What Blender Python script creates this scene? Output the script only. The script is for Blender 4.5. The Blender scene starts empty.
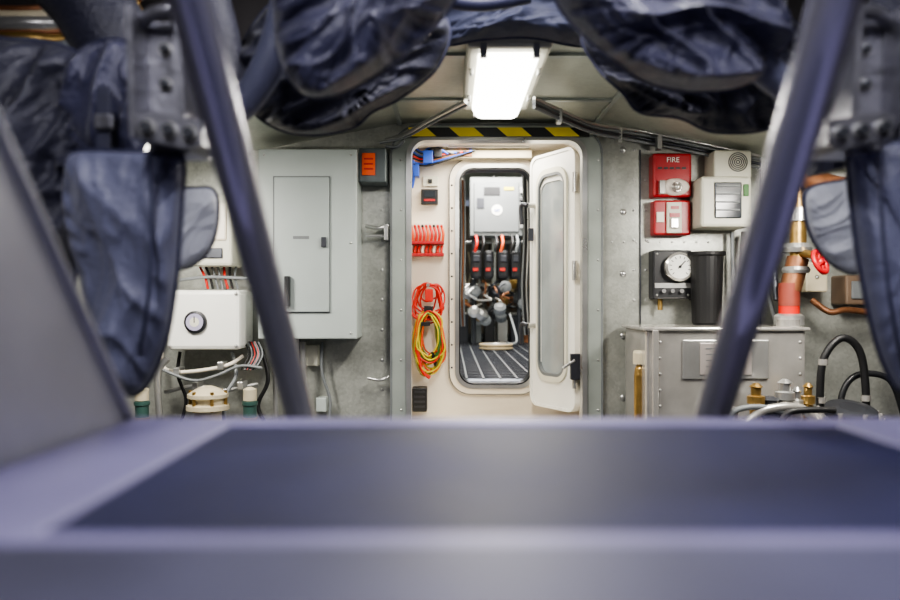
import bpy, bmesh, math, random
from mathutils import Vector, Matrix, noise, Euler
random.seed(4)
F=750.0; CZ=1.0
def P(px,py,d): return Vector(((px-450)/F*d, d, CZ+(300-py)/F*d))
def lin(c):
    o=[]
    for x in c[:3]:
        x=x/255.0
        o.append(x/12.92 if x<=0.04045 else ((x+0.055)/1.055)**2.4)
    return o
MATS={}
def M(name,col,rough=.5,metal=0.0,var=.15,vs=6.0,bump=0.0,bs=60.0,emit=0.0,coat=0.0,stretch=None,speckle=0.0,spec=None,sheen=0.0):
    if name in MATS: return MATS[name]
    m=bpy.data.materials.new(name); m.use_nodes=True
    nt=m.node_tree; b=nt.nodes['Principled BSDF']
    c=lin(col)
    tc=nt.nodes.new('ShaderNodeTexCoord'); n=nt.nodes.new('ShaderNodeTexNoise')
    n.inputs['Scale'].default_value=vs; n.inputs['Detail'].default_value=6
    src=tc.outputs['Object']
    if stretch:
        mp=nt.nodes.new('ShaderNodeMapping'); mp.inputs['Scale'].default_value=stretch
        nt.links.new(src,mp.inputs['Vector']); src=mp.outputs['Vector']
    nt.links.new(src,n.inputs['Vector'])
    r=nt.nodes.new('ShaderNodeValToRGB')
    r.color_ramp.elements[0].position=.3; r.color_ramp.elements[1].position=.7
    r.color_ramp.elements[0].color=[max(0,x*(1-var)) for x in c]+[1]
    r.color_ramp.elements[1].color=[min(1,x*(1+var)) for x in c]+[1]
    nt.links.new(n.outputs['Fac'],r.inputs['Fac']); colout=r.outputs['Color']
    if speckle:
        v=nt.nodes.new('ShaderNodeTexVoronoi'); v.inputs['Scale'].default_value=70
        nt.links.new(src,v.inputs['Vector'])
        hs=nt.nodes.new('ShaderNodeSeparateColor'); nt.links.new(v.outputs['Color'],hs.inputs[0])
        mr2=nt.nodes.new('ShaderNodeMapRange'); mr2.inputs['To Min'].default_value=1-speckle; mr2.inputs['To Max'].default_value=1+speckle
        nt.links.new(hs.outputs[0],mr2.inputs['Value'])
        mx=nt.nodes.new('ShaderNodeVectorMath'); mx.operation='MULTIPLY'
        nt.links.new(colout,mx.inputs[0]); nt.links.new(mr2.outputs['Result'],mx.inputs[1]); colout=mx.outputs[0]
    nt.links.new(colout,b.inputs['Base Color'])
    b.inputs['Metallic'].default_value=metal
    mr=nt.nodes.new('ShaderNodeMapRange'); mr.inputs['To Min'].default_value=max(.03,rough-.08); mr.inputs['To Max'].default_value=min(1,rough+.08)
    nt.links.new(n.outputs['Fac'],mr.inputs['Value']); nt.links.new(mr.outputs['Result'],b.inputs['Roughness'])
    if coat: b.inputs['Coat Weight'].default_value=coat
    if spec is not None: b.inputs['Specular IOR Level'].default_value=spec
    if sheen: b.inputs['Sheen Weight'].default_value=sheen
    if bump:
        n2=nt.nodes.new('ShaderNodeTexNoise'); n2.inputs['Scale'].default_value=bs; n2.inputs['Detail'].default_value=5
        nt.links.new(src,n2.inputs['Vector'])
        bp=nt.nodes.new('ShaderNodeBump'); bp.inputs['Strength'].default_value=bump; bp.inputs['Distance'].default_value=.01
        nt.links.new(n2.outputs['Fac'],bp.inputs['Height']); nt.links.new(bp.outputs['Normal'],b.inputs['Normal'])
    if emit:
        b.inputs['Emission Color'].default_value=c+[1]; b.inputs['Emission Strength'].default_value=emit
    MATS[name]=m; return m

wallgrey=M('wall_aluminium_plate',(172,174,167),.32,.4,.15,9,.08,90,speckle=.09)
ceilgrey=M('ceiling_aluminium',(184,188,176),.4,.25,.14,4,.08,60,speckle=.04)
floorm=M('floor_plate',(90,92,96),.5,.5,.2,6,.2,40)
darkwall=M('dark_bulkhead',(66,63,64),.6,.2,.25,4,.1,40)
white=M('white_paint',(238,229,213),.4,0,.05,5,.04,60)
white2=M('white_gloss',(236,236,230),.3,0,.04,5)
cream=M('cream_plastic',(212,210,194),.45,0,.05)
panelg=M('panel_grey_paint',(174,182,179),.4,0,.04,5)
panelg2=M('panel_door_paint',(164,172,170),.4,0,.04,5)
framegrey=M('frame_grey_paint',(170,177,171),.32,.35,.1,6)
gask=M('grey_gasket',(112,116,118),.5,0,.1)
black=M('black_rubber',(22,22,24),.5,0,.2)
blackm=M('black_plastic',(34,35,38),.4,0,.2)
dgrey=M('dark_grey_metal',(70,72,78),.4,.6,.2)
red=M('red_enamel',(166,24,32),.35,0,.08)
redd=M('red_wire',(205,40,28),.4,0,.1)
orange=M('orange_label',(225,90,40),.5,0,.05)
yellow=M('yellow_tape',(230,208,60),.5,0,.1)
yell2=M('yellow_wire',(205,190,50),.5,0,.1)
green=M('green_wire',(70,120,60),.5,0,.1)
blue=M('blue_cable',(40,80,180),.4,0,.1)
brass=M('brass',(170,140,85),.35,.8,.2,20)
steel=M('stainless_steel',(205,202,196),.22,.65,.14,8,.04,20)
steelb=M('brushed_steel',(190,190,188),.3,.75,.15,6,.05,80)
tubem=M('polished_strut_steel',(176,175,188),.2,.62,.1,4,.05,18,stretch=(1,1,.4))
clear=M('lens_clear',(235,225,215),.15,0,.05,coat=.6)
fabA=M('navy_insulation_fabric',(60,61,86),.38,0,.2,9,.4,100,sheen=.2)
fabB=M('dark_insulation_fabric',(42,43,60),.48,0,.2,9,.4,100,sheen=.15)
fabC=M('slate_insulation_fabric',(104,107,132),.42,0,.14,7,.35,110,sheen=.2)
fabD=M('grey_band_fabric',(190,193,203),.4,0,.12,9,.2,120)
fabE=M('blue_grey_insulation_fabric',(70,74,96),.6,0,.15,9,.3,140)
seam=M('seam_piping',(58,60,84),.5,0,.1)
strapm=M('webbing_strap',(52,54,74),.6,0,.15,40)
brk=M('bracket_zinc',(142,142,150),.3,.75,.3,14,.15,60)
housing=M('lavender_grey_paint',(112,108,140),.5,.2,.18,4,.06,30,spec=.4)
housingd=M('navy_painted_reflection',(31,32,58),.6,.0,.4,4,.1,40,spec=.25)  # dark reflection of the blankets put into the base colour
lipm=M('housing_lip_grey',(62,62,82),.55,.2,.4,3)
gussetm=M('gusset_grey',(150,150,158),.4,.35,.18,4)
grating=M('deck_grating',(140,146,160),.5,.3,.3,30,.2,80)
tan=M('tan_hose',(170,152,118),.5,0,.1)
rust=M('bronze_brown',(136,92,64),.45,.5,.3,12,.2,50)
beige=M('beige_tank',(196,186,160),.5,0,.1)
cable=M('grey_cable',(120,124,126),.5,0,.1)
lampm=M('lamp_diffuser',(255,252,242),.3,0,0,emit=9.0)
lcd=M('lcd_dark',(40,46,52),.15,0,.1)

def cat(pts,k=8,closed=False):
    pts=[Vector(p) for p in pts]; n=len(pts)
    if n<3 and not closed: 
        return [pts[0].lerp(pts[-1],i/k) for i in range(k+1)]
    out=[]; rng=range(n if closed else n-1)
    for i in rng:
        if closed: a,b,c,d=pts[(i-1)%n],pts[i],pts[(i+1)%n],pts[(i+2)%n]
        else: a,b,c,d=pts[max(i-1,0)],pts[i],pts[i+1],pts[min(i+2,n-1)]
        for j in range(k):
            t=j/k
            out.append(.5*((2*b)+(c-a)*t+(2*a-5*b+4*c-d)*t*t+(3*b-a-3*c+d)*t**3))
    if not closed: out.append(pts[-1])
    return out
def rrpts(cx,cz,w,h,r,k=8):
    o=[]
    for (sx,sz,a0) in ((1,1,0),(-1,1,90),(-1,-1,180),(1,-1,270)):
        for i in range(k+1):
            a=math.radians(a0+90*i/k)
            o.append((cx+sx*(w/2-r)+r*math.cos(a)*1.0, cz+sz*(h/2-r)+r*math.sin(a)))
    return o
class B:
    def __init__(s,name): s.name=name; s.v=[];s.f=[];s.m=[];s.s=[];s.mats=[];s.kids=[]
    def add(s,vs,fs,mat,smooth=False):
        if mat not in s.mats: s.mats.append(mat)
        k=s.mats.index(mat); o=len(s.v)
        s.v+=[tuple(v) for v in vs]
        for f in fs: s.f.append([i+o for i in f]); s.m.append(k); s.s.append(smooth)
    def bm(s,bm,mat,smooth=False):
        bm.verts.index_update()
        s.add([v.co.copy() for v in bm.verts],[[v.index for v in f.verts] for f in bm.faces],mat,smooth); bm.free()
    def box(s,c,size,mat,bev=0.0,rot=(0,0,0),seg=2):
        bm=bmesh.new(); bmesh.ops.create_cube(bm,size=1)
        bmesh.ops.scale(bm,vec=size,verts=bm.verts)
        if bev: bmesh.ops.bevel(bm,geom=list(bm.edges),offset=bev,segments=seg,profile=.5,affect='EDGES')
        bmesh.ops.transform(bm,matrix=Matrix.Translation(Vector(c))@Euler(rot).to_matrix().to_4x4(),verts=bm.verts)
        s.bm(bm,mat)
    def pbox(s,x0,y0,x1,y1,d0,d1,mat,bev=0.0):
        a=P(x0,y0,d0); b=P(x1,y1,d0)
        s.box(((a.x+b.x)/2,(d0+d1)/2,(a.z+b.z)/2),(abs(b.x-a.x),abs(d1-d0),abs(a.z-b.z)),mat,bev)
    def tube(s,pts,r,mat,n=12,k=8,straight=False,caps=True,closed=False):
        path=[Vector(p) for p in pts] if straight else cat(pts,k,closed)
        m=len(path); vs=[];fs=[]
        up=None
        for i,p in enumerate(path):
            if closed: t=(path[(i+1)%m]-path[i-1])
            else: t=(path[min(i+1,m-1)]-path[max(i-1,0)])
            t=t.normalized() if t.length>1e-9 else Vector((0,0,1))
            if up is None:
                up=t.orthogonal().normalized()
            up=(up-t*up.dot(t)); up=up.normalized() if up.length>1e-6 else t.orthogonal().normalized()
            sd=t.cross(up)
            u=i/max(1,m-1)
            if isinstance(r,(list,tuple)):
                q=u*(len(r)-1); a=int(min(q,len(r)-2)); rr=r[a]+(r[a+1]-r[a])*(q-a)
            else: rr=r
            for j in range(n):
                an=2*math.pi*j/n; vs.append(p+(up*math.cos(an)+sd*math.sin(an))*rr)
        for i in range(m if closed else m-1):
            i2=(i+1)%m
            for j in range(n):
                fs.append([i*n+j,i*n+(j+1)%n,i2*n+(j+1)%n,i2*n+j])
        s.add(vs,fs,mat,True)
        if caps and not closed:
            s.add(vs[:n],[list(range(n))[::-1]],mat); s.add(vs[-n:],[list(range(n))],mat)
    def cyl(s,a,b,r,mat,n=24,r2=None): s.tube([a,b],[r,r if r2 is None else r2],mat,n=n,straight=True)
    def lathe(s,base,axis,prof,mat,n=28):
        base=Vector(base); ax=Vector(axis).normalized(); u=ax.orthogonal().normalized(); w=ax.cross(u)
        vs=[];fs=[]
        for r,h in prof:
            for j in range(n):
                a=2*math.pi*j/n; vs.append(base+ax*h+(u*math.cos(a)+w*math.sin(a))*max(r,.0002))
        for i in range(len(prof)-1):
            for j in range(n): fs.append([i*n+j,i*n+(j+1)%n,(i+1)*n+(j+1)%n,(i+1)*n+j])
        fs.append(list(range(n))[::-1]); fs.append([(len(prof)-1)*n+j for j in range(n)])
        s.add(vs,fs,mat,False)
    def torus(s,c,axis,R,r,mat,n=36,k=10):
        ax=Vector(axis).normalized(); u=ax.orthogonal().normalized(); w=ax.cross(u); c=Vector(c)
        s.tube([c+(u*math.cos(2*math.pi*i/n)+w*math.sin(2*math.pi*i/n))*R for i in range(n)],r,mat,n=k,straight=True,closed=True)
    def sph(s,c,r,mat,sc=(1,1,1)):
        bm=bmesh.new(); bmesh.ops.create_uvsphere(bm,u_segments=14,v_segments=8,radius=r)
        bmesh.ops.scale(bm,vec=sc,verts=bm.verts); bmesh.ops.translate(bm,vec=Vector(c),verts=bm.verts); s.bm(bm,mat,True)
    def ring(s,cx,cz,w,h,r,w2,h2,r2,d0,d1,mat):
        o=rrpts(cx,cz,w,h,r); i=rrpts(cx,cz,w2,h2,r2); n=len(o)
        vs=[(x,d0,z) for x,z in o]+[(x,d0,z) for x,z in i]+[(x,d1,z) for x,z in o]+[(x,d1,z) for x,z in i]
        fs=[]
        for j in range(n):
            k=(j+1)%n
            fs+=[[j,k,n+k,n+j],[2*n+j,3*n+j,3*n+k,2*n+k],[j,2*n+j,2*n+k,k],[n+j,n+k,3*n+k,3*n+j]]
        s.add(vs,fs,mat)
    def rplate(s,cx,cz,w,h,r,d0,d1,mat):
        o=rrpts(cx,cz,w,h,r,5); n=len(o)
        vs=[Vector((x,d0,z)) for x,z in o]+[Vector((x,d1,z)) for x,z in o]
        fs=[list(range(n)),[n+j for j in range(n)][::-1]]+[[j,n+j,n+(j+1)%n,(j+1)%n] for j in range(n)]
        s.add(vs,fs,mat)
    def prism(s,pts,vec,mat):
        n=len(pts); pts=[Vector(p) for p in pts]; vec=Vector(vec)
        vs=pts+[p+vec for p in pts]
        s.add(vs,[list(range(n)),[n+j for j in range(n)][::-1]]+[[j,n+j,n+(j+1)%n,(j+1)%n] for j in range(n)],mat)
    def pillow(s,outl,T,mat,direction=(0,-1,-.25),wr=.02,seed=0,pipe=True,rings=40,k=12,pm=None,fold=35,freq=1.0,flat=.62):
        pts=cat([P(*o) for o in outl],k,True); n=len(pts)
        c=sum(pts,Vector())/n; D=Vector(direction).normalized()
        fa=math.radians(fold); ca,sa=math.cos(fa),math.sin(fa)
        def disp(p,a,sv):
            q=p-c
            al=q.x*ca+q.z*sa; ac=-q.x*sa+q.z*ca
            warp=noise.noise(q*5+Vector((seed,3,1)))*.09
            n1=noise.noise(Vector((al*2.2*freq+seed,(ac+warp)*8*freq,seed*1.7)))
            n2=noise.noise(Vector(((al+warp)*4*freq,ac*15*freq+seed,seed)))
            n3=noise.noise(Vector(((al-warp)*9*freq,(ac+warp)*30*freq+seed,seed*2)))
            big=noise.noise(q*3.2*freq+Vector((seed,seed,0)))
            w=(1-min(1,abs(n1)*3.2))**1.5*1.2+(1-min(1,abs(n2)*3))**2*.6+big*1.3+(1-min(1,abs(n3)*3))**2*.28
            g=noise.noise(Vector((math.cos(a)*9+seed,math.sin(a)*9,0)))
            return w-.5+g*1.4*sv**5
        for sign in (1,-1):
            vs=[];fs=[]
            for i in range(rings+1):
                sv=(i/rings)**.8
                h=T*(max(0,1-sv**2.8))**flat
                for j,p in enumerate(pts):
                    a=2*math.pi*j/n; q=c.lerp(p,sv)
                    env=min(1,(1-sv)*6)**.7
                    vs.append(q+D*sign*(h*(1 if sign>0 else .6)+wr*env*disp(q,a,sv)))
            for i in range(rings):
                for j in range(n):
                    k2=(j+1)%n; f=[i*n+j,i*n+k2,(i+1)*n+k2,(i+1)*n+j]
                    fs.append(f if sign>0 else f[::-1])
            s.add(vs,fs,mat,True)
        if pipe: s.tube(pts,.0045,pm or seam,n=8,straight=True,closed=True)
    def text(s,t,loc,size,mat,rot=(math.pi/2,0,0)):
        cu=bpy.data.curves.new(s.name+'_lettering','FONT'); cu.body=t; cu.size=size; cu.align_x='CENTER'; cu.align_y='CENTER'; cu.extrude=.0008
        o=bpy.data.objects.new(s.name+'_lettering',cu); o.location=loc; o.rotation_euler=rot; cu.materials.append(mat)
        bpy.context.collection.objects.link(o); s.kids.append(o)
    def fin(s):
        me=bpy.data.meshes.new(s.name); me.from_pydata(s.v,[],s.f)
        for m in s.mats: me.materials.append(m)
        me.polygons.foreach_set('material_index',s.m); me.polygons.foreach_set('use_smooth',s.s)
        me.update()
        o=bpy.data.objects.new(s.name,me); bpy.context.collection.objects.link(o)
        if s.v:
            c=sum((Vector(v) for v in s.v),Vector())/len(s.v)
            me.transform(Matrix.Translation(-c)); o.location=c
            bpy.context.view_layer.update()
            for k in s.kids: k.parent=o; k.matrix_parent_inverse=o.matrix_world.inverted()
        bm=bmesh.new(); bm.from_mesh(me); bmesh.ops.recalc_face_normals(bm,faces=bm.faces); bm.to_mesh(me); bm.free()
        return o

D0=3.75
# ---------------- shell
b=B('floor'); b.box((0,1.1,-.02),(4.9,5.4,.04),floorm); b.fin()
prof=[(-2.4,.52),(-.9,.76),(-.25,.885),(.72,.885),(1.3,.76),(2.4,.55)]
hx0,hx1,hz0,hz1=-.215,.675,.17,1.81
def ztop(x):
    for (a,za),(c,zc) in zip(prof,prof[1:]):
        if a<=x<=c: return CZ+za+(zc-za)*(x-a)/(c-a)
b=B('wall_back')
b.prism([(-2.4,D0,0),(hx0,D0,0),(hx0,D0,ztop(hx0)),(-.25,D0,ztop(-.25)),(-.9,D0,ztop(-.9)),(-2.4,D0,ztop(-2.4))],(0,.05,0),wallgrey)
b.prism([(hx1,D0,0),(2.4,D0,0),(2.4,D0,ztop(2.4)),(1.3,D0,ztop(1.3)),(.72,D0,ztop(.72)),(hx1,D0,ztop(hx1))],(0,.05,0),wallgrey)
b.prism([(hx0,D0,hz1),(hx1,D0,hz1),(hx1,D0,ztop(.6)),(hx0,D0,ztop(0))],(0,.05,0),wallgrey)
b.prism([(hx0,D0,0),(hx1,D0,0),(hx1,D0,hz0),(hx0,D0,hz0)],(0,.05,0),wallgrey)
for px in (623,634,382,735,646):
    for py in range(150,430,30 if px!=623 else 62):
        b.sph(P(px,py,D0),.008 if px!=623 else .017,steelb,(1,.5,1))
for px in range(612,720,12): b.sph(P(px,242,D0),.006,steelb,(1,.5,1))
for x in (.95,1.55,-.75):
    b.box((x,D0-.004,.9),(.006,.008,1.7),dgrey)
b.fin()
for nm,x in (('wall_left',-2.42),('wall_right',2.42)):
    b=B(nm); b.box((x,1.1,1.15),(.04,5.4,2.3),darkwall); b.fin()
b=B('wall_rear'); b.box((0,-1.6,1.15),(4.9,.04,2.3),darkwall); b.fin()
b=B('ceiling')
b.prism([(x,2.35,CZ+z) for x,z in prof]+[(x,2.35,CZ+z+.03) for x,z in reversed(prof)],(0,1.42,0),ceilgrey)
b.prism([(x,2.33,CZ+z) for x,z in prof]+[(2.4,2.33,2.32),(-2.4,2.33,2.32)],(0,.02,0),darkwall)
b.box((0,.37,2.32),(4.9,3.95,.04),darkwall)
for x in (-.25,.72):
    b.box((x,3.05,CZ+.878),(.02,1.4,.012),framegrey)
for y in (2.7,3.3): b.box((.235,y,CZ+.88),(.95,.03,.012),framegrey)
b.fin()

# ------------- doorway frame
fx=(hx0+hx1)/2; fz=(hz0+hz1)/2; W=hx1-hx0; H=hz1-hz0
b=B('door_frame')
b.ring(fx,fz,W+.15,H+.11,.15,W-.02,H-.02,.09,D0-.05,D0+.02,framegrey)
b.ring(fx,fz,W+.0,H+.0,.10,W-.05,H-.05,.075,D0-.065,D0+.0,steelb)
b.ring(fx,fz,W+.16,H+.12,.155,W+.14,H+.10,.145,D0-.053,D0,gask)
b.ring(fx,fz,W-.0,H-.0,.10,W-.02,H-.02,.09,D0,D0+.1,white)
for py in range(160,420,50):
    for px in (401,598): b.sph(P(px,py,D0-.05),.006,steelb)
b.fin()
b=B('hazard_tape_strip')
x0=P(408,0,3.66).x; x1=P(590,0,3.66).x; zt=P(0,127,3.66).z; zb=P(0,136,3.66).z
b.box(((x0+x1)/2,D0-.07,(zt+zb)/2),(x1-x0,.02,zt-zb),blackm)
w=(x1-x0)/3.8
for i in range(5):
    xa=x0+(i-.1)*w
    q=[(xa+.04,zb),(xa+.04+w*.52,zb),(xa+w*.52-.01,zt),(xa-.01,zt)]
    q=[(max(x0,min(x1,x)),z) for x,z in q]
    if q[1][0]-q[0][0]>.01: b.prism([(x,D0-.0805,z) for x,z in q],(0,-.0015,0),yellow)
b.fin()

# ------------- vestibule + inner bulkhead
D1=4.3
b=B('wall_vestibule')
b.box((-.235,4.05,.9),(.03,.52,1.9),white); b.box((.76,4.05,.9),(.03,.52,1.9),white)
b.box((.26,4.05,1.87),(1.0,.52,.03),white); b.box((.26,4.05,.3),(1.0,.52,.03),white)
a=P(455,165,D1); c=P(535,388,D1); ox0,ox1,oz0,oz1=a.x,c.x,c.z,a.z
b.box(((-.25+ox0)/2,D1+.02,.95),(ox0+.25,.04,1.9),white); b.box(((ox1+.78)/2,D1+.02,.95),(.78-ox1,.04,1.9),white)
b.box(((ox0+ox1)/2,D1+.02,(oz1+1.9)/2),(ox1-ox0,.04,1.9-oz1),white); b.box(((ox0+ox1)/2,D1+.02,oz0/2),(ox1-ox0,.04,oz0),white)
b.fin()
cx=(ox0+ox1)/2; cz=(oz0+oz1)/2; w=ox1-ox0; h=oz1-oz0
b=B('door_frame')
b.ring(cx,cz,w+.06,h+.06,.12,w-.03,h-.03,.085,D1-.03,D1+.01,white)
b.ring(cx,cz,w+.072,h+.072,.127,w+.06,h+.06,.12,D1-.02,D1,gask)
b.ring(cx,cz,w+.0,h+.0,.10,w-.045,h-.045,.08,D1-.04,D1+.08,steelb)
b.ring(cx,cz,w-.045,h-.045,.08,w-.06,h-.06,.075,D1-.03,D1+.08,blackm)
for i in range(9):
    for x in (ox0-.018,ox1+.018): b.sph((x,D1-.03,oz0+.12+i*(h-.24)/8),.006,dgrey)
b.fin()
b=B('vestibule_header_beam'); b.pbox(447,149,532,158,4.2,4.28,beige,.004); b.pbox(450,152,472,156,4.19,4.2,rust); b.pbox(448,144,530,147,4.15,4.28,steelb,.003); b.fin()
hp=Vector((.643,3.83,0)); fp=Vector((.452,4.18,0))
u=(fp-hp); L=u.length; u.normalize(); nrm=Vector((u.y,-u.x,0)) 
if nrm.y>0: nrm=-nrm
M4=Matrix(((u.x,-nrm.x,0,hp.x),(u.y,-nrm.y,0,hp.y),(0,0,1,0),(0,0,0,1)))
b=B('door_leaf')
zt=1.79; zb=.42
def loc(v): return M4@Vector(v)
def xf(k):
    for i in range(k,len(b.v)): b.v[i]=tuple(M4@Vector(b.v[i]))
def lring(*a):
    k=len(b.v); b.ring(*a); xf(k)
czl=(zt+zb)/2; wz=czl+.03
lring(L/2,czl,L,zt-zb,.06,L*.54,1.06,.06,0,.045,white2)
lring(L/2,wz,L*.68,1.14,.09,L*.60,1.085,.075,-.014,0,cream)
lring(L/2,wz,L*.60,1.085,.075,L*.545,1.055,.065,-.014,.01,gask)
lring(L/2,czl,L,zt-zb,.06,L*.93,zt-zb-.03,.05,-.008,0,white2)
k=len(b.v); b.rplate(L/2,wz,L*.56,1.06,.05,.006,.014,M('window_glass',(160,168,170),.08,.1,.2,3,coat=1)); xf(k)
for z in (1.52,.86):
    b.cyl(loc((L*.9,-.0,z)),loc((L*.9,-.05,z)),.014,steelb)
    b.tube([loc((L*.9,-.05,z)),loc((L*1.02,-.06,z)),loc((L*1.04,-.05,z-.1))],.012,dgrey)
b.box(loc((L*.9,-.03,1.36)),(.03,.03,.07),dgrey,.004)
for z in (1.6,1.15,.6):
    b.cyl(loc((-.01,-.015,z-.05)),loc((-.01,-.015,z+.05)),.014,steelb)
b.fin()
b=B('door_closer_bracket'); b.pbox(571,354,581,380,3.78,3.82,dgrey,.003); b.tube([P(575,360,3.78),P(563,368,3.8)],.008,steelb); b.fin()

# vestibule items
b=B('digital_thermostat'); b.pbox(421,189,438,204,4.26,D1,blackm,.003); b.pbox(424,191,435,197,4.255,4.26,lcd); b.pbox(424,199,435,201,4.255,4.26,red); b.fin()
b=B('wall_switch_plate'); b.pbox(423,176,438,186,4.285,D1,cream,.002); b.pbox(428,179,432,183,4.275,4.285,blackm); b.fin()
b=B('fuse_rack')
b.pbox(411,223,444,258,4.27,D1-.002,white,.003)
for r in range(2):
    b.pbox(411,241+r*12,444,244+r*12,4.2,4.27,red,.003)
for i in range(9):
    x=412+i*3.8
    b.tube([P(x,243,4.23),P(x+1,234,4.22),P(x-1,226,4.24)],.0075,redd if i%4 else orange,n=8)
    b.tube([P(x,256,4.23),P(x-1,251,4.22),P(x,246,4.24)],.0075,redd if i%3 else white,n=8)
    b.sph(P(x-1,226,4.23),.008,blackm if i%3==0 else redd)
b.fin()
b=B('coiled_jumper_cables')
b.cyl(P(428,285,4.29),P(428,285,4.2),.01,steelb); b.cyl(P(429,312,4.29),P(429,312,4.2),.01,steelb)
for i in range(30):
    m=[yell2,yell2,green,redd,yell2,orange,yell2,M('olive_wire',(120,120,60),.5)][i%8] if i>7 else redd
    top=284 if i<8 else 312
    cx_=429+random.uniform(-3,3); ww=random.uniform(10,17); bt=(312 if i<8 else 364)+random.uniform(-12,12)
    d=4.25-random.uniform(0,.06)
    pts=[]
    for j in range(9):
        a=2*math.pi*j/9
        pts.append(P(cx_+ww*math.sin(a)*(1.0 if math.cos(a)<0 else .85)+random.uniform(-1.8,1.8),(top+bt)/2-(bt-top)/2*math.cos(a)+random.uniform(-1.8,1.8),d+random.uniform(-.008,.008)))
    b.tube(pts,.005,m,n=7,k=5,closed=True)
b.tube([P(418,350,4.2),P(422,370,4.2),P(430,378,4.2)],.01,redd); b.tube([P(432,352,4.2),P(436,366,4.22)],.01,black)
b.pbox(425,289,433,302,4.2,4.24,redd,.006); b.pbox(424,306,433,312,4.19,4.25,black,.003); b.pbox(420,322,430,326,4.18,4.25,black,.003)
b.fin()
b=B('battery_charger'); b.pbox(412,388,427,412,4.2,D1-.002,blackm,.005)
for i in range(4): b.pbox(414,391+i*5,425,393+i*5,4.195,4.2,dgrey)
b.fin()
b=B('overhead_wiring_bundle')
for i in range(10):
    b.tube([P(413,146+i*2,4.2),P(422,152+i*1.5,4.22),P(434,146+i*2,4.2),P(448+i*3,154-i*.4,4.18)],.006,[blue,black,cable,blue,black,redd,black,rust,blue,black][i],n=7)
b.tube([P(413,160,4.2),P(414,175,4.22),P(412,188,4.24)],.009,blue,n=7); b.pbox(423,150,433,163,4.18,4.28,blue,.005); b.pbox(434,147,442,157,4.18,4.28,blackm,.003); b.pbox(414,164,419,176,4.2,4.28,blue,.003)
b.fin()

# ---------------- inner room
zf=.53; YB=10.4
b=B('floor'); b.box((.4,(4.33+YB)/2,zf-.02),(3.0,YB-4.33,.04),grating)
for i in range(60): b.box((.4,4.5+i*.1,zf+.004),(2.9,.02,.008),dgrey)
for i in range(29): b.box((-1.0+i*.1,7.4,zf+.004),(.012,5.9,.008),gask)
b.fin()
b=B('wall_inner_back'); b.box((.4,YB,1.3),(3.0,.04,2.0),M('inner_wall_brown_grey',(120,110,98),.6,.1,.3,3)); b.fin()
b=B('wall_inner_left'); b.box((-1.1,7.35,1.3),(.04,6.1,2.0),framegrey); b.fin()
b=B('wall_inner_right'); b.box((1.9,7.35,1.3),(.04,6.1,2.0),framegrey); b.fin()
b=B('ceiling'); b.box((.4,7.35,2.4),(3.04,6.1,.04),ceilgrey); b.fin()
b=B('control_cabinet'); dc=7.6
cabm=M('control_cabinet_grey',(128,132,132),.42,.15,.08,5); cabd=M('control_cabinet_door',(118,122,123),.42,.15,.08,5)
b.pbox(470,177,523,236,dc,dc+.3,cabm,.012); b.pbox(474,182,519,232,dc-.02,dc,cabd,.008)
b.lathe(P(497,210,dc-.02),(0,-1,0),[(.055,0),(.055,.005)],white2); b.text('on',P(497,210,dc-.03),.055,blue)
for y in (190,225): b.pbox(520,y-3,523,y+3,dc-.04,dc,steelb)
b.pbox(484,187,500,195,dc-.03,dc-.02,blackm); b.pbox(477,198,484,208,dc-.03,dc-.02,dgrey); b.pbox(504,187,514,190,dc-.03,dc-.02,yell2)
b.tube([P(520,200,dc-.1),P(526,203,dc-.1),P(529,215,dc-.1),P(522,222,dc-.1)],.02,black); b.cyl(P(528,202,dc-.2),P(528,222,dc-.2),.045,black)
for x in (474,519): 
    p=P(x,236,dc+.15); b.cyl(p,(p.x,p.y,zf),.022,dgrey)
b.fin()
b=B('machinery_rack'); dr=8.2
for x in (462,494,531): 
    p=P(x,175,dr); b.cyl(p,(p.x,p.y,zf),.025,steelb)
for y in (242,285,314): b.cyl(P(458,y,dr),P(536,y,dr),.022,steelb)
dq=dr-.8
for (x0_,x1_) in ((471,482),(484,494),(498,509),(511,521)):
    b.pbox(x0_,250,x1_,279,dq,dq+.25,blackm,.03); b.pbox(x0_+2,255,x1_-2,262,dq-.02,dq,dgrey,.01); b.pbox(x0_+2,268,x1_-4,271,dq-.02,dq,redd)
for i,x in enumerate((476,483,496,502,512,517)):
    b.tube([P(x,236,dq),P(x+1,243,dq-.1),P(x-1,252,dq-.1)],.015,[redd,black,blackm,orange,black,cable][i],n=7)
for i in range(60):
    x=random.uniform(459,532); y=random.uniform(280,306); d=random.uniform(7.3,8.4)
    b.tube([P(x,y,d),P(x+random.uniform(-10,10),y+random.uniform(2,7),d-.05),P(x+random.uniform(-12,12),y+random.uniform(4,16),d)],random.uniform(.007,.014),random.choice([steelb,cable,blackm,dgrey,steel,tan,black,rust,dgrey]),n=7)
for i in range(34):
    x=random.uniform(459,532); y=random.uniform(230,290); d=random.uniform(8.4,9.6)
    b.tube([P(x,y,d),P(x+random.uniform(-3,3),y+20,d),P(x+random.uniform(-5,5),y+38,d)],random.uniform(.008,.018),random.choice([steelb,cable,dgrey,rust,black,beige]),n=7)
for i in range(18):
    c=P(random.uniform(462,530),random.uniform(283,322),random.uniform(7.4,8.0)); b.lathe(c,(random.choice([0,1]),-1,random.choice([0,1])),[(.04,0),(.06,.01),(.06,.08),(.03,.1)],random.choice([steelb,brass,dgrey,cable,cable]),n=16)
for i in range(6):
    p=P(463+i*13,random.uniform(308,322),dr); b.box((p.x,p.y,(p.z+zf)/2),(.11,.2,p.z-zf),[dgrey,gask,blackm,steelb,dgrey,rust][i],.012)
b.fin()
b=B('hose_coil')
c=Vector((P(496,0,6.9).x,6.9,zf+.03))
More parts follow.
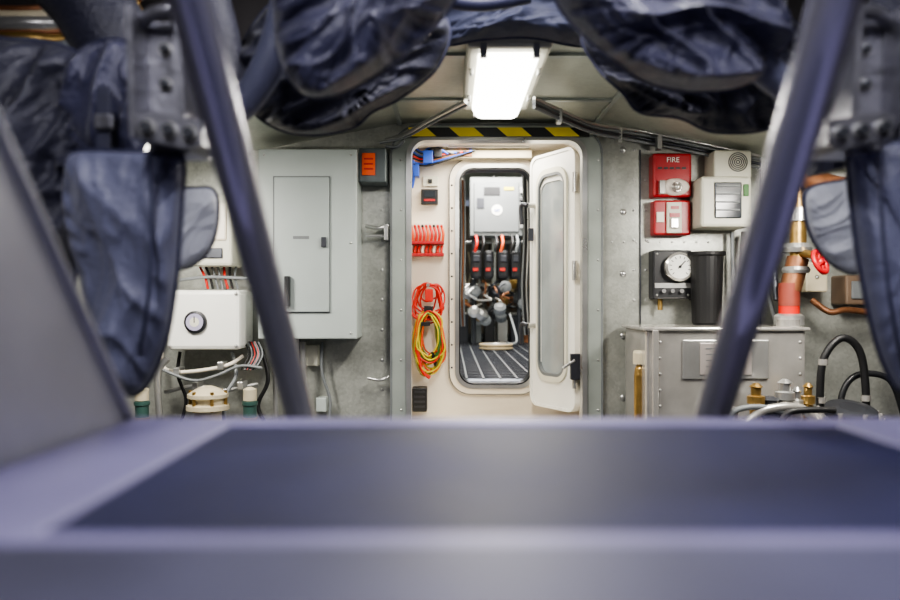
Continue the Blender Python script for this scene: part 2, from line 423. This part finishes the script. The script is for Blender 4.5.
for i in range(6): b.torus(c+Vector((0,0,.03*(i//3))),(0,0,1),.09+.028*(i%3),.011,[tan,cable,tan,steelb,cable,tan][i])
b.tube([c+Vector((.1,0,.04)),c+Vector((.2,.1,.06)),c+Vector((.16,.4,.3))],.011,cable)
b.fin()
b=B('hanging_cable_bundle')
for i in range(4): b.tube([P(523+i*2,170,4.9),P(524+i*2,240,4.9),P(522+i*2.2,290,4.9),P(525+i*2,335,4.95)],.007,[cable,black,steelb,blackm][i],n=7)
for i in range(4): b.tube([P(459+i*1.8,180,4.9),P(460+i*1.7,240,4.9),P(458+i*2,300,4.9),P(460+i*1.5,326,5.0)],.006,[black,cable,rust,cable][i],n=7)
b.fin()

# ---------------- ceiling light fixture
def fixture(name,x,y0,y1,z,w=.2):
    b=B(name); yc=(y0+y1)/2; L=y1-y0
    b.box((x,yc,z+.065),(w+.05,L+.06,.06),cream,.014)
    bm=bmesh.new(); bmesh.ops.create_cube(bm,size=1); bmesh.ops.scale(bm,vec=(w-.01,L-.02,.06),verts=bm.verts)
    for v in bm.verts:
        if v.co.z<0: v.co.x*=.76; v.co.y*=.93
    bmesh.ops.bevel(bm,geom=list(bm.edges),offset=.022,segments=4,profile=.5,affect='EDGES')
    bmesh.ops.translate(bm,vec=(x,yc,z+.01),verts=bm.verts); b.bm(bm,lampm,True)
    for yy in (y0-.02,y1+.02):
        for sx in (-.75,.75): b.box((x+sx*w*.5,yy,z+.035),(.022,.02,.06),steelb,.003)
    for yy in (y0+.2,y1-.2):
        for sx in (-1,1): b.box((x+sx*w*.52,yy,z+.035),(.012,.03,.04),steelb,.003)
    return b.fin()
fixture('added_fill_fixture',.192,2.42,3.16,CZ+.77,.225)
def area(name,loc,sx,sy,e,col,rot=(0,0,0)):
    l=bpy.data.lights.new(name,'AREA'); l.shape='RECTANGLE'; l.size=sx; l.size_y=sy; l.energy=e; l.color=col
    o=bpy.data.objects.new(name,l); o.location=loc; o.rotation_euler=rot; bpy.context.collection.objects.link(o); return o
area('ceiling_light_lamp',(.192,2.8,CZ+.73),.12,.65,22,(1,.95,.85))
for i,(x,y) in enumerate(((-1.25,2.75),(1.5,2.75))):  # added side fixtures, hidden behind the blankets, to brighten the back wall
    fixture('added_fill_fixture',x,y-.25,y+.35,ztop(x)-.13)
    area('wall_fill_light',(x,y+.05,ztop(x)-.18),.2,.6,31,(1,.95,.87),(math.radians(25),0,0))
for i,x in enumerate((-.55,.65)):  # added unseen fixtures overhead, filling light on the foreground
    fixture('added_fill_fixture',x,-.3,.6,2.2)
    area('overhead_fill_light',(x,.15,2.15),.25,.9,22,(.95,.93,1.0))
fixture('added_fill_fixture',0.1,1.2,1.9,2.2)  # another added fixture out of view, for fill light
area('mid_fill_light',(.1,1.55,2.15),.25,.7,14,(.95,.93,1.0))
area('vestibule_lamp',(.2,4.03,1.84),.5,.3,10,(1,.94,.84))
area('inner_lamp',(.4,5.6,2.36),.8,.8,85,(1,.95,.88))
area('inner_lamp',(.4,7.2,2.36),.8,.4,75,(1,.95,.88))

# ---------------- conduits
b=B('ceiling_conduit')
b.tube([P(386,140,3.69),P(405,134,3.6),P(430,120,3.4),P(466,101,3.0)],.01,steelb); b.tube([P(380,143,3.69),P(405,137,3.62),P(430,124,3.42),P(468,104,3.02)],.007,cable)
b.tube([P(386,146,3.69),P(396,147,3.68),P(404,140,3.66)],.008,cable)
b.fin()
b=B('ceiling_cable_bundle')
for i in range(4):
    b.tube([P(534,98+i*3,2.95),P(560,110+i*3,3.2),P(594,124+i*3,3.5),P(640,131+i*3.5,3.68),P(700,143+i*3.5,3.68),P(760,156+i*4,3.68)],.0075,[steelb,cable,dgrey,cable][i],n=8)
for x,y,d in ((560,114,3.2),(620,134,3.64),(660,141,3.66)): b.pbox(x-2.5,y-6,x+2.5,y+8,d-.02,d+.03,steelb,.003)
b.fin()

# ---------------- left wall items
b=B('electrical_panel')
b.pbox(258,149,357,339,3.55,D0-.002,panelg,.006)
b.pbox(274,177,329,312,3.535,3.55,panelg2,.004); b.pbox(273,176,330,313,3.545,3.55,gask)
b.pbox(321,237,326,247,3.52,3.535,dgrey,.002); b.pbox(293,236,309,239,3.532,3.536,gask); b.pbox(284,276,289,306,3.50,3.55,blackm,.003)
for x,y in ((264,155),(351,155),(264,333),(351,333),(351,243)): b.sph(P(x,y,3.55),.006,steelb)
b.fin()
b=B('junction_box')
b.pbox(359,148,386,182,3.6,D0-.002,M('junction_grey',(96,104,106),.4,.2,.1),.005); b.pbox(362,153,375,175,3.592,3.6,orange)
for y in (158,163,168): b.pbox(364,y,373,y+1.5,3.589,3.592,red)
b.fin()
b=B('wall_conduit_fittings')
b.tube([P(366,226,3.7),P(378,228,3.68),P(388,226,3.7)],.009,steelb); b.tube([P(366,236,3.7),P(388,236,3.7)],.007,steelb); b.pbox(384,224,388,240,3.68,3.745,steelb,.003)
b.tube([P(368,378,3.7),P(380,380,3.68),P(388,377,3.7)],.008,steelb)
b.tube([P(392,185,3.72),P(392,420,3.72)],.007,steelb)
b.tube([P(303,342,3.65),P(305,400,3.65)],.014,steelb)
b.tube([P(322,342,3.7),P(322,372,3.68),P(330,400,3.7),P(328,425,3.7)],.008,cable); b.pbox(316,398,326,412,3.68,3.745,panelg,.004); b.pbox(305,345,318,366,3.7,3.745,cream,.004)
b.fin()
b=B('gauge_box')
b.pbox(166,290,240,350,3.5,D0-.002,white2,.02)
c=P(196,322,3.5); b.lathe(c,(0,-1,0),[(.052,0),(.052,.015),(.042,.02)],blackm); b.lathe(c+Vector((0,-.02,0)),(0,-1,0),[(.04,0),(.04,.002)],M('gauge_face_violet',(170,165,190),.3,0,.05)); b.lathe(c+Vector((0,-.022,0)),(0,-1,0),[(.022,0),(.022,.002)],cream); b.box(c+Vector((0,-.026,.012)),(.004,.002,.03),blackm)
for x,y in ((170,294),(236,294),(170,346),(236,346)): b.sph(P(x,y,3.5),.008,steelb)
b.fin()
b=B('wall_relay_box')
b.pbox(190,195,232,266,3.55,D0-.002,cream,.015); b.pbox(196,203,226,240,3.54,3.55,white,.008); b.pbox(200,248,222,258,3.54,3.55,dgrey,.003)
b.fin()
b=B('lower_wiring_harness')
b.tube([P(162,352,3.62),P(164,368,3.58),P(185,372,3.55),P(225,366,3.55),P(243,356,3.6)],.009,white)
b.tube([P(150,364,3.5),P(190,380,3.5),P(215,376,3.5),P(240,366,3.52),P(262,368,3.5)],.007,cable)
b.tube([P(160,425,3.5),P(158,375,3.5),P(168,358,3.5)],.016,steelb)
b.tube([P(232,352,3.6),P(236,375,3.55),P(226,395,3.5),P(224,420,3.5)],.009,cable)
b.tube([P(180,352,3.62),P(178,375,3.6),P(186,400,3.6),P(180,425,3.6)],.008,black)
b.tube([P(262,350,3.62),P(268,380,3.6),P(258,405,3.6),P(266,425,3.6)],.010,black)
b.tube([P(275,342,3.65),P(276,425,3.65)],.012,steelb)
b.tube([P(165,392,3.62),P(195,386,3.6),P(225,390,3.6),P(258,384,3.6)],.01,steelb)
for i in range(12):
    x=243+random.uniform(0,18); b.tube([P(x,342,3.62),P(x+4,355,3.55),P(x-4,370,3.52)],.004,[redd,black,cable,black,blackm,cable][i%6],n=7)
for i in range(7):
    b.tube([P(200+i*6,267,3.66),P(205+i*5,277,3.62),P(208+i*5,289,3.62)],.006,[redd,black,cable,cable][i%4],n=7)
b.tube([P(180,280,3.6),P(210,277,3.6),P(256,279,3.6)],.008,cable)
for x,y in ((176,372),(220,366),(195,386),(240,386)): b.pbox(x-3,y-4,x+3,y+4,3.52,3.6,steelb,.003)
b.fin()
b=B('filter_canister')
c=P(208,432,3.4)
b.lathe((c.x,3.4,0),(0,0,1),[(.07,0),(.07,.42),(.06,.46),(.06,.5),(.095,.505),(.095,.525),(.07,.53),(.07,.55),(.09,.56),(.09,.575),(.05,.6),(.02,.61)],beige)
for i in range(6):
    a=i*math.pi/3; b.cyl((c.x+.08*math.cos(a),3.4+.08*math.sin(a),.5),(c.x+.08*math.cos(a),3.4+.08*math.sin(a),.59),.008,brass,n=8)
b.fin()
for x in (142,250):
    b=B('sight_glass_bottle'); c=P(x,430,3.4)
    b.lathe((c.x,3.4,0),(0,0,1),[(.03,0),(.03,.44),(.034,.445),(.034,.47)],brass); b.lathe((c.x,3.4,.47),(0,0,1),[(.03,0),(.03,.05),(.035,.055),(.035,.07),(.02,.075)],M('green_cap',(56,84,78),.4,0,.1)); b.lathe((c.x,3.4,.545),(0,0,1),[(.03,0),(.03,.05),(.012,.06)],beige)
    b.fin()

# ---------------- right wall items
b=B('fire_alarm_strobe')
b.pbox(653,153,692,197,3.66,D0-.002,red,.012)
b.sph(P(675,187,3.66),.072,clear,(1,.45,.6)); b.pbox(660,180,666,194,3.63,3.66,steel,.004); b.torus(P(677,187,3.625),(0,1,0),.02,.006,steel); b.sph(P(677,187,3.61),.018,steel)
for i in range(5): b.pbox(658+i*6,167,662+i*6,169,3.655,3.66,blackm)
b.text('FIRE',P(673,160,3.655),.035,white2); b.fin()
b=B('fire_pull_station')
b.pbox(654,200,691,235,3.67,D0-.002,red,.01); b.pbox(667,202,682,233,3.655,3.67,cream,.004); b.pbox(671,206,679,209,3.652,3.655,red); b.pbox(670,213,680,217,3.65,3.655,red); b.pbox(671,218,679,228,3.64,3.655,steel,.004); b.pbox(657,212,664,222,3.66,3.67,white); b.fin()
b=B('gas_detector_panel')
b.pbox(714,150,752,178,3.6,D0-.002,cream,.01); 
for i in range(5): 
    b.torus(P(738,162,3.598),(0,1,0),.008+.009*i,.0025,dgrey)
b.pbox(701,176,752,227,3.56,D0-.002,cream,.015)
b.pbox(715,182,742,218,3.55,3.56,lcd,.005)
for i in range(4): b.pbox(717,185+i*8,740,186.5+i*8,3.545,3.55,gask)
b.pbox(744,184,749,196,3.55,3.56,green,.002); b.fin()
b=B('pressure_gauge')
b.pbox(653,250,692,299,3.66,D0-.002,blackm,.008)
c=P(678,267,3.655); b.lathe(c,(0,-1,0),[(.07,0),(.07,.03),(.06,.036),(.06,.03)],steel,n=36); b.lathe(c+Vector((0,-.031,0)),(0,-1,0),[(.058,0),(.058,.002)],white2,n=36)
for i in range(11):
    a=math.radians(225-27*i); p=c+Vector((.046*math.cos(a),-.0345,.046*math.sin(a))); b.box(p,(.012,.002,.003),blackm,rot=(0,-a,0))
b.box(c+Vector((.008,-.036,.01)),(.05,.002,.005),blackm,rot=(0,-.8,0)); b.sph(c+Vector((0,-.036,0)),.007,blackm)
for x in (657,688):
    for y in (254,295): b.sph(P(x,y,3.66),.006,steelb)
b.pbox(655,283,692,288,3.655,3.66,steelb); b.cyl(P(660,299,3.7),P(660,310,3.7),.012,brass)
for i in range(3): b.cyl(P(664+i*9,291,3.66),P(664+i*9,291,3.64),.01,steelb,n=12)
b.fin()
b=B('black_document_holder')
c=P(708,290,3.6); 
b.lathe((c.x,3.62,P(0,325,3.6).z),(0,0,1),[(.06,0),(.068,.01),(.078,.33),(.088,.335),(.088,.352),(.078,.352),(.074,.30)],black); b.box((c.x,3.70,c.z),(.1,.07,.1),blackm); b.fin()
b=B('coolant_tank')
x0=P(646,0,3.3).x; x1=P(806,0,3.3).x; zt=P(0,330,3.3).z
b.box(((x0+x1)/2,3.5,zt/2),(x1-x0,.4,zt),steel,.012); b.box(((x0+x1)/2,3.5,zt+.004),(x1-x0+.03,.43,.016),steel,.005)
b.pbox(683,340,769,379,3.29,3.3,steelb,.003); b.pbox(700,343,752,375,3.286,3.29,M('name_plate',(176,168,164),.4,.4,.1),.002)
for i in range(4): b.pbox(706,348+i*6,746,349+i*6,3.284,3.286,gask)
b.pbox(653,330,659,418,3.27,3.3,steel,.004)
for x in (660,800):
    for i in range(6): b.sph(P(x,342+i*16,3.3),.006,steelb)
b.lathe(P(788,326,3.4),(0,0,1),[(.07,-.03),(.07,0),(.05,.0),(.05,.03)],steel)
b.fin()
b=B('brass_extinguisher_cylinder')
c=P(638,0,3.45); b.lathe((c.x,3.40,0),(0,0,1),[(.03,0),(.03,.66),(.026,.69),(.016,.71)],brass); b.lathe((c.x,3.40,.71),(0,0,1),[(.034,0),(.034,.05),(.03,.06)],beige); b.fin()
b=B('pipe_riser_valve')
x=798; d=3.45
b.cyl(P(x,165,d),P(x,262,d),.036,brass); b.lathe(P(x,215,d),(0,0,1),[(.036,-.03),(.055,-.03),(.055,.03),(.036,.03)],steelb); 
b.lathe(P(x-2,248,d),(0,0,1),[(.06,-.02),(.07,0),(.06,.02)],steelb); b.lathe(P(x-2,270,d),(0,0,1),[(.055,-.015),(.062,0),(.055,.015)],steelb)
b.tube([P(x,258,d),P(x-4,275,d),P(x-8,290,d)],.048,rust); b.cyl(P(x-9,306,d),P(x-9,320,d),.045,redd); b.cyl(P(x-9,283,d),P(x-9,306,d),.047,M('dull_red_pipe',(130,60,48),.5,0,.2))
b.lathe(P(x-9,318,d),(0,0,1),[(.065,-.03),(.065,.01),(.05,.02)],steelb)
b.cyl(P(x,252,d),P(818,256,3.3),.018,brass); c=P(820,262,3.28); b.torus(c,(.5,-.6,.3),.05,.011,red); b.sph(c,.018,red)
for a in range(5):
    an=a*2*math.pi/5; ax=Vector((.5,-.6,.3)).normalized(); uu=ax.orthogonal().normalized(); ww=ax.cross(uu); b.cyl(c,c+(uu*math.cos(an)+ww*math.sin(an))*.05,.007,red,n=8)
b.fin()
b=B('coolant_hoses')
b.tube([P(821,440,3.2),P(820,395,3.2),P(824,358,3.2),P(842,338,3.2),P(860,352,3.2),P(866,395,3.2),P(864,440,3.2)],.016,black)
b.tube([P(840,440,3.3),P(842,395,3.3),P(858,375,3.3),P(890,380,3.3),P(905,420,3.3)],.014,blackm)
for p in ((821,400),(866,398),(823,362)): b.tube([P(p[0],p[1]-3,3.2),P(p[0],p[1]+3,3.2)],.02,steel)
b.tube([P(744,232,3.68),P(742,270,3.66),P(748,318,3.66)],.014,black); b.tube([P(752,232,3.68),P(760,262,3.66),P(770,300,3.62),P(776,322,3.6)],.01,cable); b.tube([P(732,232,3.68),P(733,300,3.68)],.009,cable)
b.tube([P(765,225,3.6),P(772,262,3.55),P(777,300,3.5)],.016,dgrey)
b.tube([P(812,300,3.6),P(830,312,3.55),P(850,310,3.55),P(905,318,3.6)],.015,rust)
b.tube([P(890,310,3.5),P(884,340,3.45),P(893,370,3.4)],.016,cable)
b.fin()
b=B('fitting_cluster')
for x,y,r,m in ((756,392,.026,brass),(785,388,.028,steelb),(797,396,.018,steelb),(730,415,.04,steelb),(770,405,.035,dgrey),(808,392,.02,brass)):
    b.lathe(P(x,y+60,3.15),(0,0,1),[(r,0),(r,.2),(r*1.4,.205),(r*1.4,.235),(r*.8,.24),(r*.8,.27),(r*1.1,.275),(r*.4,.29)],m,n=18)
b.tube([P(727,425,3.1),P(735,411,3.1),P(760,407,3.1),P(790,414,3.1)],.012,cable); b.tube([P(745,425,3.1),P(765,410,3.1),P(800,408,3.1),P(818,425,3.1)],.018,steel); b.tube([P(780,430,3.05),P(790,412,3.05),P(835,410,3.05)],.013,black)
b.fin()
b=B('motor_flange')
c=P(850,418,3.1); b.lathe(c,(0,-.3,1),[(.13,-.2),(.13,0),(.1,.01),(.1,.04),(.05,.05)],dgrey)
for i in range(8):
    a=i*math.pi/4; b.cyl(c+Vector((.115*math.cos(a),.115*math.sin(a),-.02)),c+Vector((.115*math.cos(a),.115*math.sin(a),.03)),.01,steel,n=8)
b.torus(c+Vector((0,0,.0)),(0,-.3,1),.13,.012,steel)
b.fin()
b=B('wall_junction_plate'); b.pbox(806,262,828,292,3.6,D0-.002,beige,.008); b.sph(P(817,277,3.6),.01,steelb); b.pbox(846,275,900,305,3.6,D0-.002,M('brown_plate',(110,92,76),.6,.1,.25),.01); b.pbox(852,281,893,299,3.59,3.6,gask,.006); b.fin()
b=B('exhaust_pipe')
b.tube([P(800,172,3.4),P(830,186,3.3),P(870,190,3.2),P(920,192,3.2)],.05,rust); b.tube([P(775,172,3.5),P(830,176,3.45),P(890,176,3.4)],.022,steelb); b.fin()

# ---------------- insulated blankets, left
b=B('insulation_blanket_hanging')
b.pillow([(283,-50,1.5),(276,20,1.5),(281,60,1.48),(300,92,1.46),(330,97,1.45),(372,78,1.45),(412,48,1.46),(445,14,1.5),(458,-15,1.5),(440,-60,1.5),(360,-80,1.5)],.13,fabA,seed=1,fold=38,wr=.05)
b.fin()
b=B('insulation_blanket_hanging')
b.pillow([(240,50,1.9),(246,100,1.89),(272,126,1.88),(310,135,1.87),(352,128,1.87),(372,112,1.87),(400,98,1.88),(438,66,1.9),(446,20,1.9),(380,-10,1.9),(290,-10,1.9)],.11,fabB,seed=2.3,fold=25,wr=.045)
b.fin()
b=B('insulation_blanket_crossbeam')
b.pillow([(420,-60,2.25),(430,20,2.25),(444,44,2.25),(480,40,2.25),(530,38,2.25),(590,46,2.25),(612,20,2.25),(620,-60,2.25),(520,-90,2.25)],.08,fabE,seed=3.1,direction=(0,-1,-.1),fold=5,wr=.025)
b.tube([P(430,-4,2.0),P(480,4,2.0),P(530,-4,2.0)],.02,seam)
b.fin()
b=B('insulation_blanket_side')
b.pillow([(-90,20,1.6),(0,38,1.6),(62,46,1.6),(100,75,1.58),(108,130,1.56),(95,180,1.55),(78,260,1.55),(62,345,1.6),(20,340,1.6),(-60,300,1.6),(-110,150,1.6)],.12,fabB,seed=4.2,wr=.05,fold=70)
b.fin()
b=B('insulation_blanket_panel')
b.pillow([(68,163,1.38),(78,152,1.36),(130,152,1.33),(172,154,1.33),(184,162,1.33),(182,200,1.34),(176,285,1.36),(165,345,1.38),(146,386,1.4),(124,392,1.4),(106,350,1.4),(80,270,1.4),(66,205,1.4)],.05,fabC,seed=5.5,wr=.018,fold=100,flat=.35)
b.tube([P(150,158,1.285),P(152,220,1.29),P(148,300,1.30),(P(134,384,1.38))],.0035,seam,n=6)
b.pillow([(70,60,1.55),(105,40,1.52),(140,50,1.5),(150,100,1.5),(140,152,1.5),(100,158,1.5),(72,140,1.52),(62,100,1.55)],.06,fabA,seed=7.7,wr=.028,fold=80)
b.box(P(104,118,1.42),(.026,.012,.12),strapm,.003); b.box(P(104,122,1.41),(.036,.012,.03),brk,.004)
b.fin()
def side_clamp(name,cxp,sgn,d):
    b=B(name)
    X=lambda o:cxp+sgn*o
    b.prism([P(X(-20),22,d),P(X(20),22,d),P(X(26),150,d),P(X(-18),150,d)],(0,.1,0),brk)
    b.prism([P(X(-26),18,d),P(X(-20),18,d),P(X(-16),145,d),P(X(-22),145,d)],(0,-.06,0),brk)
    b.prism([P(X(18),18,d),P(X(24),18,d),P(X(32),130,d),P(X(25),130,d)],(0,-.06,0),brk)
    b.tube([P(X(-30),30,d),P(X(-14),14,d-.03),P(X(12),12,d-.03),P(X(28),26,d)],.012,brk,n=10)
    b.prism([P(X(-32),116,d-.07),P(X(-20),112,d-.07),P(X(36),120,d-.07),P(X(36),145,d-.07),P(X(22),149,d-.07),P(X(-28),138,d-.07)],(0,.09,0),brk)
    for o,y in ((-18,128),(4,131),(24,134)):
        c=P(X(o),y,d-.07); b.lathe(c,(0,-1,0),[(.014,0),(.014,.003)],steelb,n=16); b.lathe(c,(0,-1,0),[(.01,.003),(.01,.014)],dgrey,n=6)
    for y in (50,85): b.lathe(P(X(0),y,d),(0,-1,0),[(.012,0),(.012,.004)],steelb,n=16); b.lathe(P(X(0),y,d),(0,-1,0),[(.009,0),(.009,.01),(.004,.012)],dgrey,n=6)
    b.fin()
side_clamp('exhaust_clamp_bracket',166,1,1.3)
side_clamp('exhaust_clamp_bracket',864,-1,1.3)
b=B('insulated_exhaust_elbow')
b.tube([P(300,-60,1.62),P(292,-5,1.62),P(276,48,1.62),(P(248,98,1.64)),P(205,135,1.66)],[.05,.045,.038,.034,.03],fabC,n=20)
b.tube([P(60,-30,1.7),P(95,10,1.7),P(120,60,1.7),P(130,130,1.7)],.09,fabB,n=20)
b.tube([P(196,-30,1.8),P(215,40,1.8),P(220,100,1.8),P(200,150,1.8)],.06,fabB,n=20)
b.fin()
b=B('insulation_blanket_collar')
b.pillow([(170,198,1.75),(200,188,1.75),(216,194,1.75),(217,226,1.75),(206,254,1.75),(184,268,1.75),(164,262,1.75)],.04,fabD,seed=6,wr=.01,flat=.4); b.fin()
# right
b=B('insulation_blanket_hanging')
b.pillow([(548,-50,1.5),(556,0,1.5),(580,32,1.48),(615,62,1.46),(650,84,1.45),(700,92,1.45),(745,84,1.46),(775,50,1.5),(785,0,1.5),(780,-60,1.5),(660,-80,1.5)],.13,fabA,seed=11,fold=-38,wr=.05)
b.fin()
b=B('insulation_blanket_hanging')
b.pillow([(584,30,1.9),(596,66,1.9),(622,92,1.87),(640,112,1.87),(680,118,1.87),(715,132,1.86),(770,128,1.86),(805,100,1.88),(810,40,1.9),(740,-10,1.9),(640,-10,1.9)],.11,fabB,seed=12.3,fold=-25,wr=.045)
b.fin()
b=B('insulated_exhaust_elbow')
b.tube([P(712,-60,1.4),P(724,-5,1.4),P(742,40,1.42),P(780,82,1.46),P(830,104,1.5)],[.04,.04,.035,.03,.028],fabC,n=20)
b.tube([P(960,-10,1.7),P(905,20,1.7),P(880,80,1.7),P(880,150,1.7)],.09,fabB,n=20)
b.tube([P(840,-30,1.8),P(825,40,1.8),P(820,100,1.8),P(835,170,1.8)],.06,fabB,n=20)
b.fin()
b=B('insulation_blanket_panel')
b.pillow([(848,158,1.36),(860,146,1.34),(930,140,1.34),(960,160,1.38),(965,300,1.4),(940,375,1.4),(905,392,1.4),(884,365,1.4),(868,310,1.38),(854,230,1.37)],.05,fabC,seed=15.5,wr=.018,fold=100,flat=.35)
b.tube([P(880,152,1.285),P(882,220,1.29),P(890,300,1.30),(P(904,375,1.36))],.0035,seam,n=6)
b.fin()
b=B('insulation_blanket_collar')
b.pillow([(808,190,1.75),(835,182,1.75),(862,184,1.75),(868,240,1.75),(858,272,1.75),(832,264,1.75),(813,240,1.75),(805,212,1.75)],.04,fabD,seed=16,wr=.01,flat=.4); b.fin()
b=B('overhead_pipework')
for i in range(6):
    b.tube([P(-80,4+i*9,2.1),P(20,10+i*7,2.1),P(70,2+i*9,2.15),P(140,-20+i*6,2.2)],.012+.006*(i%3),[rust,beige,steelb,rust,brass,cable][i])
b.fin()

# ---------------- struts
def strut(pa,pb,r):
    b=B('tubular_strut'); d=(pb-pa).normalized()
    top=pa+d*((2.3-pa.z)/d.z); bot=pb+d*((0-pb.z)/d.z)
    b.tube([top,bot],r,tubem,n=48,straight=True)
    b.lathe(bot,(0,0,1),[(.08,0),(.08,.012),(.05,.014)],brk); b.lathe(top,(0,0,-1),[(.08,0),(.08,.012),(.05,.014)],brk)
    b.fin()
strut(P(190,0,.86),P(300,415,1.42),.0265)
strut(P(836,0,.80),P(712,418,1.2),.027)

# ---------------- foreground housing
hz=CZ-.16
b=B('machine_housing')
xl,xr,yf,yn=-.433,.9,1.03,.30
b.box(((xl+xr)/2,(yf+yn)/2+.0,(hz-.05)/2),(xr-xl,yf-yn,hz-.05),housing,.0)
tx0,tx1,ty0,ty1=-.285,.50,.52,.97
def bar(x0,x1,y0,y1,z0,z1,m,bev=.01): b.box(((x0+x1)/2,(y0+y1)/2,(z0+z1)/2),(x1-x0,y1-y0,z1-z0),m,bev,seg=4)
bar(xl,xr,ty1,yf,hz-.05,hz,housing); bar(xl,tx0,yn,ty1+.01,hz-.05,hz,housing,.006); bar(tx1,xr,yn,ty1+.01,hz-.05,hz,housing,.006)
bar(tx0-.01,tx1+.01,.485,ty0,hz-.05,hz-.001,housing,.003)
bar(tx0-.01,tx1+.01,ty0-.01,ty1+.01,hz-.05,hz-.004,housingd,.0)  # inset panel painted dark in place of a reflection on the shiny top
bar(xl+.12,xr,yn,.49,hz-.045,hz+.001,lipm,.002)
b.fin()
b=B('side_gusset_plate')
x=xl-.004
e0=Vector((x,1.02,hz)); e1=Vector((x,.717,CZ+.172)); dd=(e1-e0)
e2=e1+dd*1.0
b.prism([e0,e2,(x,.1,e2.z),(x,.1,hz-.3),(x,1.02,hz-.3)],(-.012,0,0),gussetm)
b.tube([e0,e2],.008,gussetm,n=12,straight=True)
b.fin()

# ---------------- world & camera
w=bpy.data.worlds.new('world'); bpy.context.scene.world=w; w.use_nodes=True
w.node_tree.nodes['Background'].inputs[0].default_value=(.5,.55,.7,1); w.node_tree.nodes['Background'].inputs[1].default_value=.4
try: bpy.context.scene.view_settings.look='AgX - Medium High Contrast'
except Exception as e: print(e)
cam=bpy.data.cameras.new('camera'); co=bpy.data.objects.new('camera',cam); bpy.context.collection.objects.link(co)
co.location=(0,0,CZ); co.rotation_euler=(math.pi/2,0,0); cam.lens=30; cam.sensor_width=36; cam.clip_start=.02
cam.dof.use_dof=True; cam.dof.focus_distance=3.8; cam.dof.aperture_fstop=1.7
bpy.context.scene.camera=co
